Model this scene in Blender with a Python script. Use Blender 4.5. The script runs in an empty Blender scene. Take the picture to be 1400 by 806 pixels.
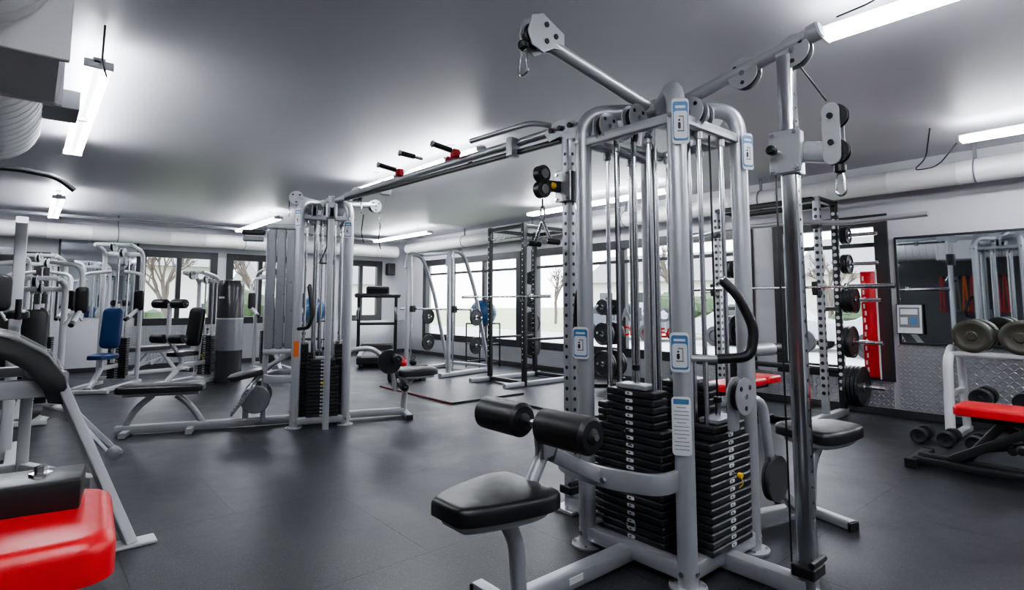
import bpy, bmesh, math, random
from mathutils import Vector, Matrix
random.seed(7)
R=math.radians
# ------------------------------------------------------------------ materials
def newmat(name):
    m=bpy.data.materials.new(name); m.use_nodes=True
    nt=m.node_tree; return m,nt,nt.nodes['Principled BSDF']
def mat(name,col,rough=.5,metal=0.,nscale=30,rvar=.08,bump=0.,bscale=200,cvar=.0,coat=0.):
    m,nt,p=newmat(name); N=nt.nodes; L=nt.links
    tc=N.new('ShaderNodeTexCoord')
    no=N.new('ShaderNodeTexNoise'); no.inputs['Scale'].default_value=nscale; no.inputs['Detail'].default_value=4
    L.new(tc.outputs['Object'],no.inputs['Vector'])
    mr=N.new('ShaderNodeMapRange'); mr.inputs['To Min'].default_value=max(0.02,rough-rvar); mr.inputs['To Max'].default_value=min(1,rough+rvar)
    L.new(no.outputs['Fac'],mr.inputs['Value']); L.new(mr.outputs[0],p.inputs['Roughness'])
    p.inputs['Metallic'].default_value=metal
    p.inputs['Base Color'].default_value=(*col,1)
    if cvar>0:
        mx=N.new('ShaderNodeMix'); mx.data_type='RGBA'
        mx.inputs[6].default_value=(*[c*(1-cvar) for c in col],1); mx.inputs[7].default_value=(*[min(1,c*(1+cvar)) for c in col],1)
        L.new(no.outputs['Fac'],mx.inputs[0]); L.new(mx.outputs[2],p.inputs['Base Color'])
    if bump>0:
        n2=N.new('ShaderNodeTexNoise'); n2.inputs['Scale'].default_value=bscale; n2.inputs['Detail'].default_value=3
        L.new(tc.outputs['Object'],n2.inputs['Vector'])
        b=N.new('ShaderNodeBump'); b.inputs['Strength'].default_value=bump; b.inputs['Distance'].default_value=.002
        L.new(n2.outputs['Fac'],b.inputs['Height']); L.new(b.outputs['Normal'],p.inputs['Normal'])
    p.inputs['Coat Weight'].default_value=coat
    return m
def emis(name,col,s):
    m,nt,p=newmat(name)
    p.inputs['Base Color'].default_value=(*col,1)
    p.inputs['Emission Color'].default_value=(*col,1); p.inputs['Emission Strength'].default_value=s
    return m
SILVER=mat('silver_powdercoat',(.44,.45,.475),.36,.5,cvar=.04,bump=.06,bscale=500)
CHROME=mat('chrome',(.70,.71,.73),.18,1,rvar=.05)
WHITE=mat('white_powdercoat',(.62,.63,.645),.35,.05,bump=.05,bscale=500)
BLACKV=mat('black_vinyl',(.008,.008,.0095),.36,0,bump=.25,bscale=350)
FOAM=mat('black_foam',(.008,.008,.009),.42,0,bump=.15,bscale=500)
IRON=mat('black_iron',(.018,.019,.022),.42,.2,bump=.2,bscale=300,cvar=.2)
IRON2=mat('olive_iron',(.062,.061,.048),.42,.5,bump=.3,bscale=200,cvar=.25)
BLACKP=mat('black_powdercoat',(.013,.013,.015),.38,.1,bump=.05,bscale=500)
REDV=mat('red_vinyl',(.60,.007,.014),.34,0,bump=.2,bscale=350,cvar=.05)
REDP=mat('red_paint',(.52,.01,.018),.35)
MAROON=mat('maroon_edge',(.12,.012,.014),.5)
BLUEV=mat('blue_vinyl',(.012,.04,.13),.35,0,bump=.25,bscale=350)
BLUEB=mat('blue_ball_rubber',(.02,.07,.17),.35,0)
LABEL=mat('label_white',(.66,.67,.69),.5)
LBLUE=mat('label_blue',(.07,.19,.36),.4)
YEL=mat('yellow_plastic',(.85,.5,.01),.35)
ORANGE=mat('orange_label',(.7,.15,.02),.5)
CABLE=mat('black_cable',(.012,.012,.013),.4)
SHROUD=mat('grey_shroud',(.05,.05,.054),.22,.1)
PGREY=mat('grey_plastic',(.18,.185,.20),.4)
PANEL=mat('grey_panel',(.25,.26,.28),.3,.4)
DUCTM=mat('duct_painted',(.74,.74,.75),.42,.05,cvar=.04)
FRAME=mat('window_frame_black',(.016,.017,.02),.4)
PLASTIC,_nt,_p=newmat('clear_plastic_film')
_p.inputs['Alpha'].default_value=.28; _p.inputs['Roughness'].default_value=.1; _p.inputs['Base Color'].default_value=(.8,.8,.81,1)
_n=_nt.nodes.new('ShaderNodeTexNoise'); _n.inputs['Scale'].default_value=14; _n.inputs['Detail'].default_value=5; _b=_nt.nodes.new('ShaderNodeBump'); _b.inputs['Strength'].default_value=1; _b.inputs['Distance'].default_value=.03
_nt.links.new(_n.outputs['Fac'],_b.inputs['Height']); _nt.links.new(_b.outputs['Normal'],_p.inputs['Normal'])
MIRROR=mat('mirror_glass',(.70,.75,.77),.02,1,rvar=.005)
WALLM=mat('wall_paint_grey',(.52,.52,.55),.6,0,bump=.2,bscale=120,cvar=.03,nscale=2)
WALLD=mat('wall_paint_charcoal',(.07,.072,.08),.6,0,bump=.2,bscale=120,cvar=.05,nscale=2)
CEILM=mat('ceiling_paint_grey',(.64,.625,.68),.45,0,bump=.25,bscale=60,cvar=.03,nscale=1.2)
TUBE=emis('fluorescent_tube',(.93,.96,1.0),44)
TRIM=mat('trim_dark',(.03,.03,.034),.5)

def floor_mat():
    m,nt,p=newmat('rubber_floor'); N=nt.nodes; L=nt.links
    tc=N.new('ShaderNodeTexCoord')
    br=N.new('ShaderNodeTexBrick'); br.offset=0.5
    for k,v in (('Scale',1.0),('Mortar Size',.005),('Mortar Smooth',.3),('Brick Width',1.22),('Row Height',1.22)): br.inputs[k].default_value=v
    br.inputs['Color1'].default_value=(.016,.017,.0205,1); br.inputs['Color2'].default_value=(.020,.021,.025,1); br.inputs['Mortar'].default_value=(.005,.005,.006,1)
    L.new(tc.outputs['Object'],br.inputs['Vector'])
    sp=N.new('ShaderNodeTexNoise'); sp.inputs['Scale'].default_value=230; sp.inputs['Detail'].default_value=2
    L.new(tc.outputs['Object'],sp.inputs['Vector'])
    cr=N.new('ShaderNodeValToRGB'); cr.color_ramp.elements[0].position=.57; cr.color_ramp.elements[1].position=.69
    cr.color_ramp.elements[0].color=(0,0,0,1); cr.color_ramp.elements[1].color=(1,1,1,1)
    L.new(sp.outputs['Fac'],cr.inputs[0])
    mx=N.new('ShaderNodeMix'); mx.data_type='RGBA'; mx.inputs[7].default_value=(.075,.08,.09,1)
    L.new(cr.outputs[0],mx.inputs[0]); L.new(br.outputs['Color'],mx.inputs[6])
    sm=N.new('ShaderNodeTexNoise'); sm.inputs['Scale'].default_value=1.6; sm.inputs['Detail'].default_value=9; sm.inputs['Roughness'].default_value=.72
    L.new(tc.outputs['Object'],sm.inputs['Vector'])
    m2=N.new('ShaderNodeMix'); m2.data_type='RGBA'; m2.blend_type='MULTIPLY'; m2.inputs[0].default_value=1
    mr0=N.new('ShaderNodeMapRange'); mr0.inputs['From Min'].default_value=.3; mr0.inputs['From Max'].default_value=.7; mr0.inputs['To Min'].default_value=.6; mr0.inputs['To Max'].default_value=1.5
    L.new(sm.outputs['Fac'],mr0.inputs[0]); L.new(mx.outputs[2],m2.inputs[6]); L.new(mr0.outputs[0],m2.inputs[7])
    L.new(m2.outputs[2],p.inputs['Base Color'])
    mr=N.new('ShaderNodeMapRange'); mr.inputs['From Min'].default_value=.3; mr.inputs['From Max'].default_value=.7; mr.inputs['To Min'].default_value=.30; mr.inputs['To Max'].default_value=.48
    L.new(sm.outputs['Fac'],mr.inputs[0]); L.new(mr.outputs[0],p.inputs['Roughness'])
    p.inputs['Specular IOR Level'].default_value=.36
    ad=N.new('ShaderNodeMath'); ad.operation='MULTIPLY_ADD'; ad.inputs[1].default_value=-3; L.new(br.outputs['Fac'],ad.inputs[0]); L.new(sp.outputs['Fac'],ad.inputs[2])
    b=N.new('ShaderNodeBump'); b.inputs['Strength'].default_value=.45; b.inputs['Distance'].default_value=.002
    L.new(ad.outputs[0],b.inputs['Height']); L.new(b.outputs['Normal'],p.inputs['Normal'])
    return m
FLOORM=floor_mat()
def diamond_mat():
    m,nt,p=newmat('diamond_plate'); N=nt.nodes; L=nt.links
    def ma(op,a,b=None,c=None):
        n=N.new('ShaderNodeMath'); n.operation=op
        for i,x in enumerate((a,b,c)):
            if x is None: continue
            if isinstance(x,(int,float)): n.inputs[i].default_value=x
            else: L.new(x,n.inputs[i])
        return n.outputs[0]
    tc=N.new('ShaderNodeTexCoord'); s=N.new('ShaderNodeSeparateXYZ'); L.new(tc.outputs['Object'],s.inputs[0])
    a=ma('DIVIDE',ma('ADD',s.outputs[0],s.outputs[1]),.045); b=ma('DIVIDE',s.outputs[2],.045)
    fa=ma('FLOOR',a); fb=ma('FLOOR',b)
    par=ma('PINGPONG',ma('ADD',fa,fb),1)
    la=ma('SUBTRACT',ma('SUBTRACT',a,fa),.5); lb=ma('SUBTRACT',ma('SUBTRACT',b,fb),.5)
    sgn=ma('SUBTRACT',ma('MULTIPLY',par,2),1); lb2=ma('MULTIPLY',lb,sgn)
    pp=ma('ADD',la,lb2); q=ma('SUBTRACT',la,lb2)
    d=ma('SQRT',ma('ADD',ma('POWER',ma('DIVIDE',ma('ABSOLUTE',pp),.8),2),ma('POWER',ma('DIVIDE',ma('ABSOLUTE',q),.22),2)))
    h=ma('SUBTRACT',1,ma('MINIMUM',d,1))
    bu=N.new('ShaderNodeBump'); bu.inputs['Strength'].default_value=1; bu.inputs['Distance'].default_value=.01
    L.new(h,bu.inputs['Height']); L.new(bu.outputs['Normal'],p.inputs['Normal'])
    p.inputs['Metallic'].default_value=.8; p.inputs['Roughness'].default_value=.3; p.inputs['Base Color'].default_value=(.52,.53,.55,1)
    return m
DIAM=diamond_mat()

# ------------------------------------------------------------------ builder
def rrect(w,h,r,n=5):
    pts=[]
    r=min(r,w/2-.0001,h/2-.0001)
    for cx,cy,a0 in ((w/2-r,h/2-r,0),(-w/2+r,h/2-r,90),(-w/2+r,-h/2+r,180),(w/2-r,-h/2+r,270)):
        for i in range(n+1):
            a=R(a0+90*i/n); pts.append((cx+r*math.cos(a),cy+r*math.sin(a)))
    return pts
def fillet(path,fr,n=6):
    P=[Vector(p) for p in path]; out=[P[0]]
    for i in range(1,len(P)-1):
        a,b,c=P[i-1],P[i],P[i+1]
        d1=(a-b); d2=(c-b); k=min(fr,d1.length*.48,d2.length*.48)
        s=b+d1.normalized()*k; e=b+d2.normalized()*k
        for j in range(n+1):
            t=j/n; out.append((1-t)**2*s+2*t*(1-t)*b+t*t*e)
    out.append(P[-1]); return out
def T(x,y,z=0): return Matrix.Translation((x,y,z))
def RZ(a): return Matrix.Rotation(R(a),4,'Z')
def RX(a): return Matrix.Rotation(R(a),4,'X')
def RY(a): return Matrix.Rotation(R(a),4,'Y')
_boxcache={}
class B:
    def __init__(s,name,loc=(0,0,0),rz=0):
        s.name=name; s.loc=loc; s.rz=rz; s.v=[]; s.f=[]; s.fm=[]; s.fs=[]; s.mats=[]; s.M=Matrix()
    def raw(s,verts,faces,m,smooth=False,M=None):
        if m not in s.mats: s.mats.append(m)
        mi=s.mats.index(m); o=len(s.v); MM=s.M@M if M is not None else s.M
        s.v.extend([MM@Vector(p) for p in verts])
        for f in faces: s.f.append([i+o for i in f]); s.fm.append(mi); s.fs.append(smooth)
    def box(s,c,size,m,bev=.004,M=None,seg=1):
        key=(tuple(round(x,4) for x in size),bev,seg)
        if key not in _boxcache:
            bm=bmesh.new(); bmesh.ops.create_cube(bm,size=1)
            for v in bm.verts: v.co=Vector((v.co.x*size[0],v.co.y*size[1],v.co.z*size[2]))
            if bev>0: bmesh.ops.bevel(bm,geom=bm.edges[:],offset=min(bev,min(size)*.45),segments=seg,affect='EDGES',profile=.5)
            bm.verts.index_update()
            _boxcache[key]=([v.co.copy() for v in bm.verts],[[v.index for v in f.verts] for f in bm.faces]); bm.free()
        vs,fs=_boxcache[key]; MM=T(*c)
        if M is not None: MM=MM@M
        s.raw(vs,fs,m,seg>1,MM)
    def sweep(s,path,prof,m,up=(0,0,1),smooth=True,cap=True):
        P=[Vector(p) for p in path]; n=len(P); k=len(prof)
        tang=[]
        for i in range(n):
            t=(P[min(i+1,n-1)]-P[max(i-1,0)])
            tang.append(t.normalized() if t.length>1e-9 else Vector((0,0,1)))
        u=Vector(up)
        if abs(tang[0].dot(u))>.98: u=Vector((0,1,0)) if abs(tang[0].y)<.9 else Vector((1,0,0))
        side=tang[0].cross(u).normalized(); upv=side.cross(tang[0]).normalized()
        vs=[]
        for i in range(n):
            if i>0:
                q=tang[i-1].rotation_difference(tang[i]); side=(q@side).normalized(); upv=(q@upv).normalized()
            for a,b in prof: vs.append(P[i]+side*a+upv*b)
        fs=[]
        for i in range(n-1):
            for j in range(k):
                j2=(j+1)%k; fs.append([i*k+j,i*k+j2,(i+1)*k+j2,(i+1)*k+j])
        s.raw(vs,fs,m,smooth)
        if cap:
            s.raw(vs[:k],[list(range(k))[::-1]],m,False); s.raw(vs[-k:],[list(range(k))],m,False)
    def tube(s,path,r,m,fil=.08,n=12,fn=6):
        s.sweep(fillet(path,fil,fn),[(r*math.cos(2*math.pi*i/n),r*math.sin(2*math.pi*i/n)) for i in range(n)],m)
    def rt(s,path,w,h,m,fil=.06,up=(0,0,1)):
        s.sweep(fillet(path,fil,6),rrect(w,h,min(w,h)*.16,2),m,up=up,smooth=True)
    def lathe(s,p0,axis,prof,m,n=24,smooth=True):
        q=Vector(axis).normalized().to_track_quat('Z','Y').to_matrix().to_4x4(); MM=T(*p0)@q
        vs=[];k=n
        for r,h in prof:
            for j in range(n):
                a=2*math.pi*j/n; vs.append((r*math.cos(a),r*math.sin(a),h))
        fs=[]
        for i in range(len(prof)-1):
            for j in range(n):
                j2=(j+1)%n; fs.append([i*n+j,i*n+j2,(i+1)*n+j2,(i+1)*n+j])
        s.raw(vs,fs,m,smooth,MM)
        if prof[0][0]>1e-5: s.raw(vs[:n],[list(range(n))[::-1]],m,False,MM)
        if prof[-1][0]>1e-5: s.raw(vs[-n:],[list(range(n))],m,False,MM)
    def cyl(s,p0,p1,r,m,n=16,ch=0.):
        a=Vector(p1)-Vector(p0); L=a.length; ch=min(ch,L*.4,r*.6)
        pr=[(r-ch,0),(r,ch),(r,L-ch),(r-ch,L)] if ch>0 else [(r,0),(r,L)]
        s.lathe(p0,a,pr,m,n)
    def prism(s,outline,t,m,M=None,ch=.0):
        k=len(outline); cx=sum(p[0] for p in outline)/k; cy=sum(p[1] for p in outline)/k
        w=max(abs(p[0]-cx) for p in outline); h=max(abs(p[1]-cy) for p in outline)
        def loop(ins,z): return [(cx+(p[0]-cx)*(1-ins/w),cy+(p[1]-cy)*(1-ins/h),z) for p in outline]
        loops=[loop(ch,0),loop(0,ch),loop(0,t-ch),loop(ch,t)] if ch>0 else [loop(0,0),loop(0,t)]
        vs=[p for l in loops for p in l]; fs=[]
        for i in range(len(loops)-1):
            for j in range(k):
                j2=(j+1)%k; fs.append([i*k+j,i*k+j2,(i+1)*k+j2,(i+1)*k+j])
        fs.append(list(range(k))[::-1]); fs.append([(len(loops)-1)*k+j for j in range(k)])
        s.raw(vs,fs,m,len(outline)>8,M)
    def pad(s,outline,t,m,M=None,r=.02,puff=.006):
        k=len(outline); cx=sum(p[0] for p in outline)/k; cy=sum(p[1] for p in outline)/k
        w=max(abs(p[0]-cx) for p in outline); h=max(abs(p[1]-cy) for p in outline)
        def loop(ins,z): return [(cx+(p[0]-cx)*(1-ins/w),cy+(p[1]-cy)*(1-ins/h),z) for p in outline]
        lv=[(r*.6,0),(0,r*.3)]
        for i in range(5):
            a=R(90*i/4); lv.append((r*(1-math.cos(a)),t-r+r*math.sin(a)))
        loops=[loop(i,z) for i,z in lv]
        mn=min(w,h)
        loops.append(loop(r+(mn-r)*.3,t+puff*.7)); loops.append(loop(r+(mn-r)*.7,t+puff))
        vs=[p for l in loops for p in l]; fs=[]
        for i in range(len(loops)-1):
            for j in range(k):
                j2=(j+1)%k; fs.append([i*k+j,i*k+j2,(i+1)*k+j2,(i+1)*k+j])
        fs.append(list(range(k))[::-1]); fs.append([(len(loops)-1)*k+j for j in range(k)])
        s.raw(vs,fs,m,True,M)
        # stitched seam piping around the shoulder
    def torus(s,c,axis,Rr,r,m,n=20,k=8,M=None):
        q=Vector(axis).normalized().to_track_quat('Z','Y').to_matrix().to_4x4(); MM=T(*c)@q
        vs=[];fs=[]
        for i in range(n):
            a=2*math.pi*i/n
            for j in range(k):
                b=2*math.pi*j/k; rr=Rr+r*math.cos(b); vs.append((rr*math.cos(a),rr*math.sin(a),r*math.sin(b)))
        for i in range(n):
            for j in range(k):
                fs.append([i*k+j,((i+1)%n)*k+j,((i+1)%n)*k+(j+1)%k,i*k+(j+1)%k])
        s.raw(vs,fs,m,True,MM)
    def done(s,parent=None):
        me=bpy.data.meshes.new(s.name)
        me.from_pydata(s.v,[],s.f)
        for m in s.mats: me.materials.append(m)
        me.polygons.foreach_set('material_index',s.fm); me.polygons.foreach_set('use_smooth',s.fs)
        bm=bmesh.new(); bm.from_mesh(me)
        bmesh.ops.recalc_face_normals(bm,faces=bm.faces[:])
        for e in bm.edges:
            if len(e.link_faces)==2:
                try:
                    if e.calc_face_angle()>R(38): e.smooth=False
                except ValueError: pass
        bm.to_mesh(me); bm.free()
        o=bpy.data.objects.new(s.name,me); bpy.context.scene.collection.objects.link(o)
        o.location=s.loc; o.rotation_euler=(0,0,R(s.rz))
        if parent: o.parent=parent
        return o
def clone(o,loc,rz=0,sc=1):
    c=bpy.data.objects.new(o.name.split('.')[0],o.data); bpy.context.scene.collection.objects.link(c)
    c.location=loc; c.rotation_euler=(0,0,R(rz)); c.scale=(sc,sc,sc); return c

# ---- shared parts
def pulley(b,c,axis,r=.055,plates=True,pm=None):
    a=Vector(axis).normalized(); c=Vector(c); pm=pm or SILVER
    b.lathe(c-a*.014,a,[(r*.3,0),(r,0),(r,.004),(r*.85,.011),(r*.85,.017),(r,.024),(r,.028),(r*.3,.028)],BLACKP,24)
    if plates:
        for s in (-1,1):
            b.lathe(c+a*(s*.024)-a*.003,a,[(r*1.25,0),(r*1.25,.006)],pm,28)
            b.lathe(c+a*(s*.03)-a*.003,a,[(.014,0),(.014,.006)],CHROME,6,False)
            u=a.cross(Vector((0,0,1))).normalized()
            for du,dz in ((.6,.55),(-.6,.55),(0,-.8)):
                b.lathe(c+a*(s*.0285)+u*(du*r)+Vector((0,0,dz*r))-a*.001,a,[(r*.17,0),(r*.17,.002)],BLACKP,12)
def biner(b,p,L=.09,w=.028,m=None):
    m=m or CHROME; x,y,z=p
    pts=[(x,y-w*.35,z),(x,y-w*.5,z-L*.2),(x,y-w*.7,z-L*.85),(x,y,z-L),(x,y+w*.7,z-L*.85),(x,y+w*.5,z-L*.2),(x,y+w*.35,z),(x,y,z+.006),(x,y-w*.35,z)]
    b.tube(pts,.0055,m,.02,8,3)
def plate(b,c,axis,r=.225,t=.035,m=None):
    m=m or IRON; a=Vector(axis).normalized()
    b.lathe(Vector(c)-a*(t/2),a,[(.026,0),(r*.28,0),(r*.3,.008),(r*.82,.008),(r*.86,0),(r*.98,0),(r,.004),(r,t-.004),(r*.98,t),(r*.86,t),(r*.82,t-.008),(r*.3,t-.008),(r*.28,t),(.026,t)],m,36)
    b.lathe(Vector(c)-a*(t/2+.002),a,[(.04,0),(.04,t+.004)],CHROME,18)
def placard(b,c,yaw,w=.075,h=.2,kind=0):
    M=T(*c)@RZ(yaw)@RY(90)
    b.prism(rrect(h,w,.016,4),.004,LABEL,M,.001)
    if kind==0:
        b.prism(rrect(h*.86,w*.88,.012,3),.0055,LBLUE,M)
        b.prism(rrect(h*.60,w*.78,.012,3),.0068,LABEL,M@T(h*.08,0,0))
        b.prism(rrect(h*.06,w*.6,.003,2),.0068,LABEL,M@T(-h*.31,0,0))
        b.prism(rrect(h*.34,w*.05,.002,2),.008,PGREY,M@T(h*.06,w*.16,0)); b.prism(rrect(h*.03,w*.28,.002,2),.008,PGREY,M@T(-h*.10,w*.04,0))
        b.prism(rrect(h*.15,w*.16,.008,3),.008,BLACKP,M@T(h*.10,-w*.08,0)); b.prism(rrect(h*.05,w*.12,.006,3),.008,BLACKP,M@T(-h*.02,-w*.08,0)); b.prism(rrect(h*.03,w*.42,.002,2),.008,PGREY,M@T(h*.22,0,0))
    else:
        b.prism(rrect(h*.09,w*.8,.003,2),.0055,LBLUE,M@T(-h*.42,0,0))
        for i in range(12): b.prism(rrect(h*.012,w*(.78 if i%4 else .5),.001,1),.0052,PGREY,M@T(-h*.32+i*h*.065,0,0))
def stack(b,c,ang,w=.38,dp=.12,n=20,nw=5,pin=12,ztop=2.16,z0=.10,pm=None):
    pm=pm or YEL
    old=b.M.copy(); b.M=b.M@T(c[0],c[1],0)@RZ(ang)
    for yy in (-w*.28,w*.28): b.cyl((0,yy,.07),(0,yy,z0),.028,BLACKP,14)
    for i in range(n):
        z=z0+i*.0368; ww=w if i<n-nw else w*.78
        b.box((0,0,z+.0172),(dp,ww,.0325),IRON,.006)
        b.prism(rrect(.017,.046,.006,2),.0016,LABEL,T(dp/2-.0002,0,z+.018)@RY(90))
        b.box((dp/2+.0016,-.004,z+.018),(.001,.012,.007),BLACKP,0)
    zt=z0+n*.0368
    b.box((0,0,zt+.012),(dp*.8,w*.5,.024),SILVER,.004)
    b.cyl((0,0,zt),(0,0,zt+.10),.014,CHROME); b.cyl((0,0,zt+.09),(0,0,zt+.12),.02,BLACKP,14,.004)
    for yy in (-w*.28,w*.28): b.cyl((0,yy,.06),(0,yy,ztop),.0125,CHROME,12); b.cyl((0,yy,ztop-.06),(0,yy,ztop-.02),.022,SILVER,14,.003)
    b.cyl((0,0,zt+.1),(0,0,ztop),.004,CABLE,6)
    zp=z0+pin*.0368+.018
    b.cyl((dp/2,-.0,zp),(dp/2+.04,0,zp),.008,CHROME,10); b.lathe((dp/2+.03,0,zp),(1,0,0),[(.009,0),(.014,.005),(.014,.018),(.009,.024)],pm,16)
    b.tube([(dp/2+.04,0,zp),(dp/2+.05,.02,zp-.04),(dp/2+.02,.03,zp-.07)],.003,pm,.03,6)
    b.M=old
def roller(b,p0,p1,r=.07):
    a=Vector(p1)-Vector(p0); L=a.length
    b.lathe(p0,a,[(r*.4,0),(r*.82,.0),(r,.016),(r*1.01,L*.3),(r*1.01,L*.7),(r,L-.016),(r*.82,L),(r*.4,L)],FOAM,28)
    for q,d in ((p0,-a.normalized()),(p1,a.normalized())):
        b.lathe(Vector(q)-d*.003,d,[(r*.42,0),(r*.42,.007),(r*.2,.014)],BLACKP,18); b.lathe(Vector(q)+d*.008,d,[(r*.16,0),(r*.16,.010)],CHROME,8)
def taper_pad(L,w0,w1,r=.05,n=6):
    o=rrect(L,1,.0+.18,n); out=[]
    for x,y in o:
        t=(x+L/2)/L; out.append((x,y*(w0+(w1-w0)*t)))
    return out

# ------------------------------------------------------------------ room shell
RX0,RX1,RY0,RY1,H=-3.0,7.5,-3.0,13.0,2.88
def simple(name,c,size,m,bev=0):
    b=B(name,c); b.box((0,0,0),size,m,bev); return b.done()
simple('floor',((RX0+RX1)/2,(RY0+RY1)/2,-.05),(RX1-RX0+.4,RY1-RY0+.4,.1),FLOORM)
simple('ceiling',((RX0+RX1)/2,(RY0+RY1)/2,H+.05),(RX1-RX0+.4,RY1-RY0+.4,.1),CEILM)
def wall(name,axis,pos,a0,a1,ops,m,th=.2,outs=1):
    b=B(name)
    def seg(s0,s1,z0,z1):
        if s1-s0<.001 or z1-z0<.001: return
        if axis=='y': b.box((pos+outs*th/2,(s0+s1)/2,(z0+z1)/2),(th,s1-s0,z1-z0),m,0)
        else: b.box(((s0+s1)/2,pos+outs*th/2,(z0+z1)/2),(s1-s0,th,z1-z0),m,0)
    cur=a0
    for o0,o1,z0,z1 in sorted(ops):
        seg(cur,o0,0,H); seg(o0,o1,0,z0); seg(o0,o1,z1,H); cur=o1
    seg(cur,a1,0,H); return b.done()
WR=[(2.12,3.36,.42,2.26),(3.72,8.1,.42,2.26),(8.5,12.1,.42,2.26)]
WB=[(1.62,2.95,.86,2.26),(3.2,4.5,.86,2.26),(5.7,6.75,.86,2.26)]
wall('wall_right','y',RX1,RY0,RY1,WR,WALLM)
wall('wall_back','x',RY1,RX0,RX1+.2,WB,WALLM)
wall('wall_left','y',RX0,RY0,RY1,[],WALLD,outs=-1)
wall('wall_front','x',RY0,RX0,RX1+.2,[],WALLM,outs=-1)
wn=1
def window(axis,pos,o,mull,tr=1.95):
    global wn
    b=B('window_%d'%wn); wn+=1
    a0,a1,z0,z1=o; f=.10; d=.12
    def bx(s0,s1,zz0,zz1,dd=d,m=FRAME,off=.03):
        if axis=='y': b.box((pos+off,(s0+s1)/2,(zz0+zz1)/2),(dd,s1-s0,zz1-zz0),m,.004)
        else: b.box(((s0+s1)/2,pos+off,(zz0+zz1)/2),(s1-s0,dd,zz1-zz0),m,.004)
    bx(a0-.04,a0+f,z0-.04,z1+.04); bx(a1-f,a1+.04,z0-.04,z1+.04)
    bx(a0+f,a1-f,z1-f,z1+.04); bx(a0+f,a1-f,z0-.04,z0+f)
    for i in range(1,mull+1):
        c=a0+(a1-a0)*i/(mull+1); bx(c-.045,c+.045,z0+f,z1-f,.09)
    if tr: bx(a0+f,a1-f,tr-.025,tr+.025,.07)
    b.done()
for o,k in zip(WR,(0,3,2)): window('y',RX1,o,k)
for o in WB: window('x',RY1,o,1,None)
b=B('trim_1'); 
b.box((RX1-.008,(2.1+RY1)/2,.2),(.012,RY1-2.1,.36),DIAM,0); b.box((RX1-.008,(RY0+2.05)/2,.41),(.012,2.05-RY0,.78),DIAM,0); b.done()
b=B('trim_2'); b.box(((1.2+RX1)/2,RY1-.008,.42),(RX1-1.2,.012,.80),DIAM,0); b.done()
simple('baseboard_right',(RX1-.012,(RY0+RY1)/2,.04),(.024,RY1-RY0,.08),TRIM,.003)
simple('baseboard_back',((RX0+RX1)/2,RY1-.012,.04),(RX1-RX0,.024,.08),TRIM,.003)
b=B('wall_mirror',(RX1-.012,-.45,1.41))
b.box((0,0,0),(.012,4.9,1.16),MIRROR,0)
for zz in (-.59,.59): b.box((-.004,0,zz),(.03,4.94,.025),FRAME,.003)
b.box((-.004,2.46,0),(.03,.025,1.18),FRAME,.003)
for yy in (-.8,.8): b.box((-.004,yy,0),(.014,.006,1.16),TRIM,0)
b.done()
b=B('wall_mirror',(.98,RY1-.012,1.72)); b.box((0,0,0),(1.16,.012,1.45),MIRROR,0)
for xx in (-.59,.59): b.box((xx,-.004,0),(.03,.03,1.5),FRAME,.003)
b.done()
b=B('door_1',(-.2,RY1-.036,0)); b.box((0,0,1.04),(.82,.05,2.08),BLACKP,.004)
for xx in(-.44,.44): b.box((xx,0,1.06),(.06,.07,2.12),TRIM,.004)
b.box((0,0,2.12),(.94,.07,.07),TRIM,.004); b.box((0,-.03,1.5),(.5,.01,.8),PGREY,.003); b.cyl((.33,-.03,1.0),(.33,-.1,1.0),.02,CHROME); b.box((.28,-.1,1.0),(.13,.015,.02),CHROME,.004); b.done()
def spiral(b,p0,p1,r,m,step=.11):
    a=Vector(p1)-Vector(p0); L=a.length; pr=[(r*.98,0)]; h=0
    n=int(L/step)
    for i in range(n):
        h=i*L/n; pr+= [(r,h+.004),(r,h+L/n-.014),(r*1.022,h+L/n-.009),(r*1.022,h+L/n-.003)]
    pr.append((r*.98,L)); b.lathe(p0,a,pr,m,28)
b=B('ceiling_pipe_right'); spiral(b,(7.2,-2.95,2.6),(7.2,12.4,2.6),.12,DUCTM,.6)
for y in (-1,1.2,3.4,5.6,7.8,10): b.box((7.2,y,2.80),(.02,.03,.16),PGREY,0); b.torus((7.2,y,2.6),(0,1,0),.125,.008,PGREY,20,6)
b.done()
b=B('ceiling_pipe_back'); spiral(b,(-2.9,12.65,2.52),(7.0,12.65,2.52),.14,DUCTM,.6)
for x in (-1,1.2,3.4,5.6): b.box((x,12.65,2.77),(.02,.03,.22),PGREY,0); b.torus((x,12.65,2.52),(1,0,0),.145,.008,PGREY,20,6)
b.tube([(-2.9,12.3,2.76),(6.9,12.3,2.76)],.025,PGREY,.02,8)
b.done()
b=B('air_duct',(-.27,0,2.5))
spiral(b,(0,.3,.0),(0,2.65,.0),.29,DUCTM,.12); b.box((.0,2.93,-.01),(.64,.62,.62),DUCTM,.01); b.box((.0,2.62,-.01),(.68,.03,.64),DUCTM,.004); b.box((.0,3.24,-.01),(.68,.03,.64),DUCTM,.004)
spiral(b,(0,3.2,-.02),(0,5.0,-.02),.27,DUCTM,.12)
b.lathe((0,5.0,-.02),(0,1,0),[(.27,0),(.26,.06),(.16,.12),(.0001,.14)],DUCTM,28)
b.box((.34,4.5,.02),(.22,.35,.12),PGREY,.005)
for y in (1,4): b.box((0,y,.32),(.02,.02,.12),PGREY,0)
b.done()
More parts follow.
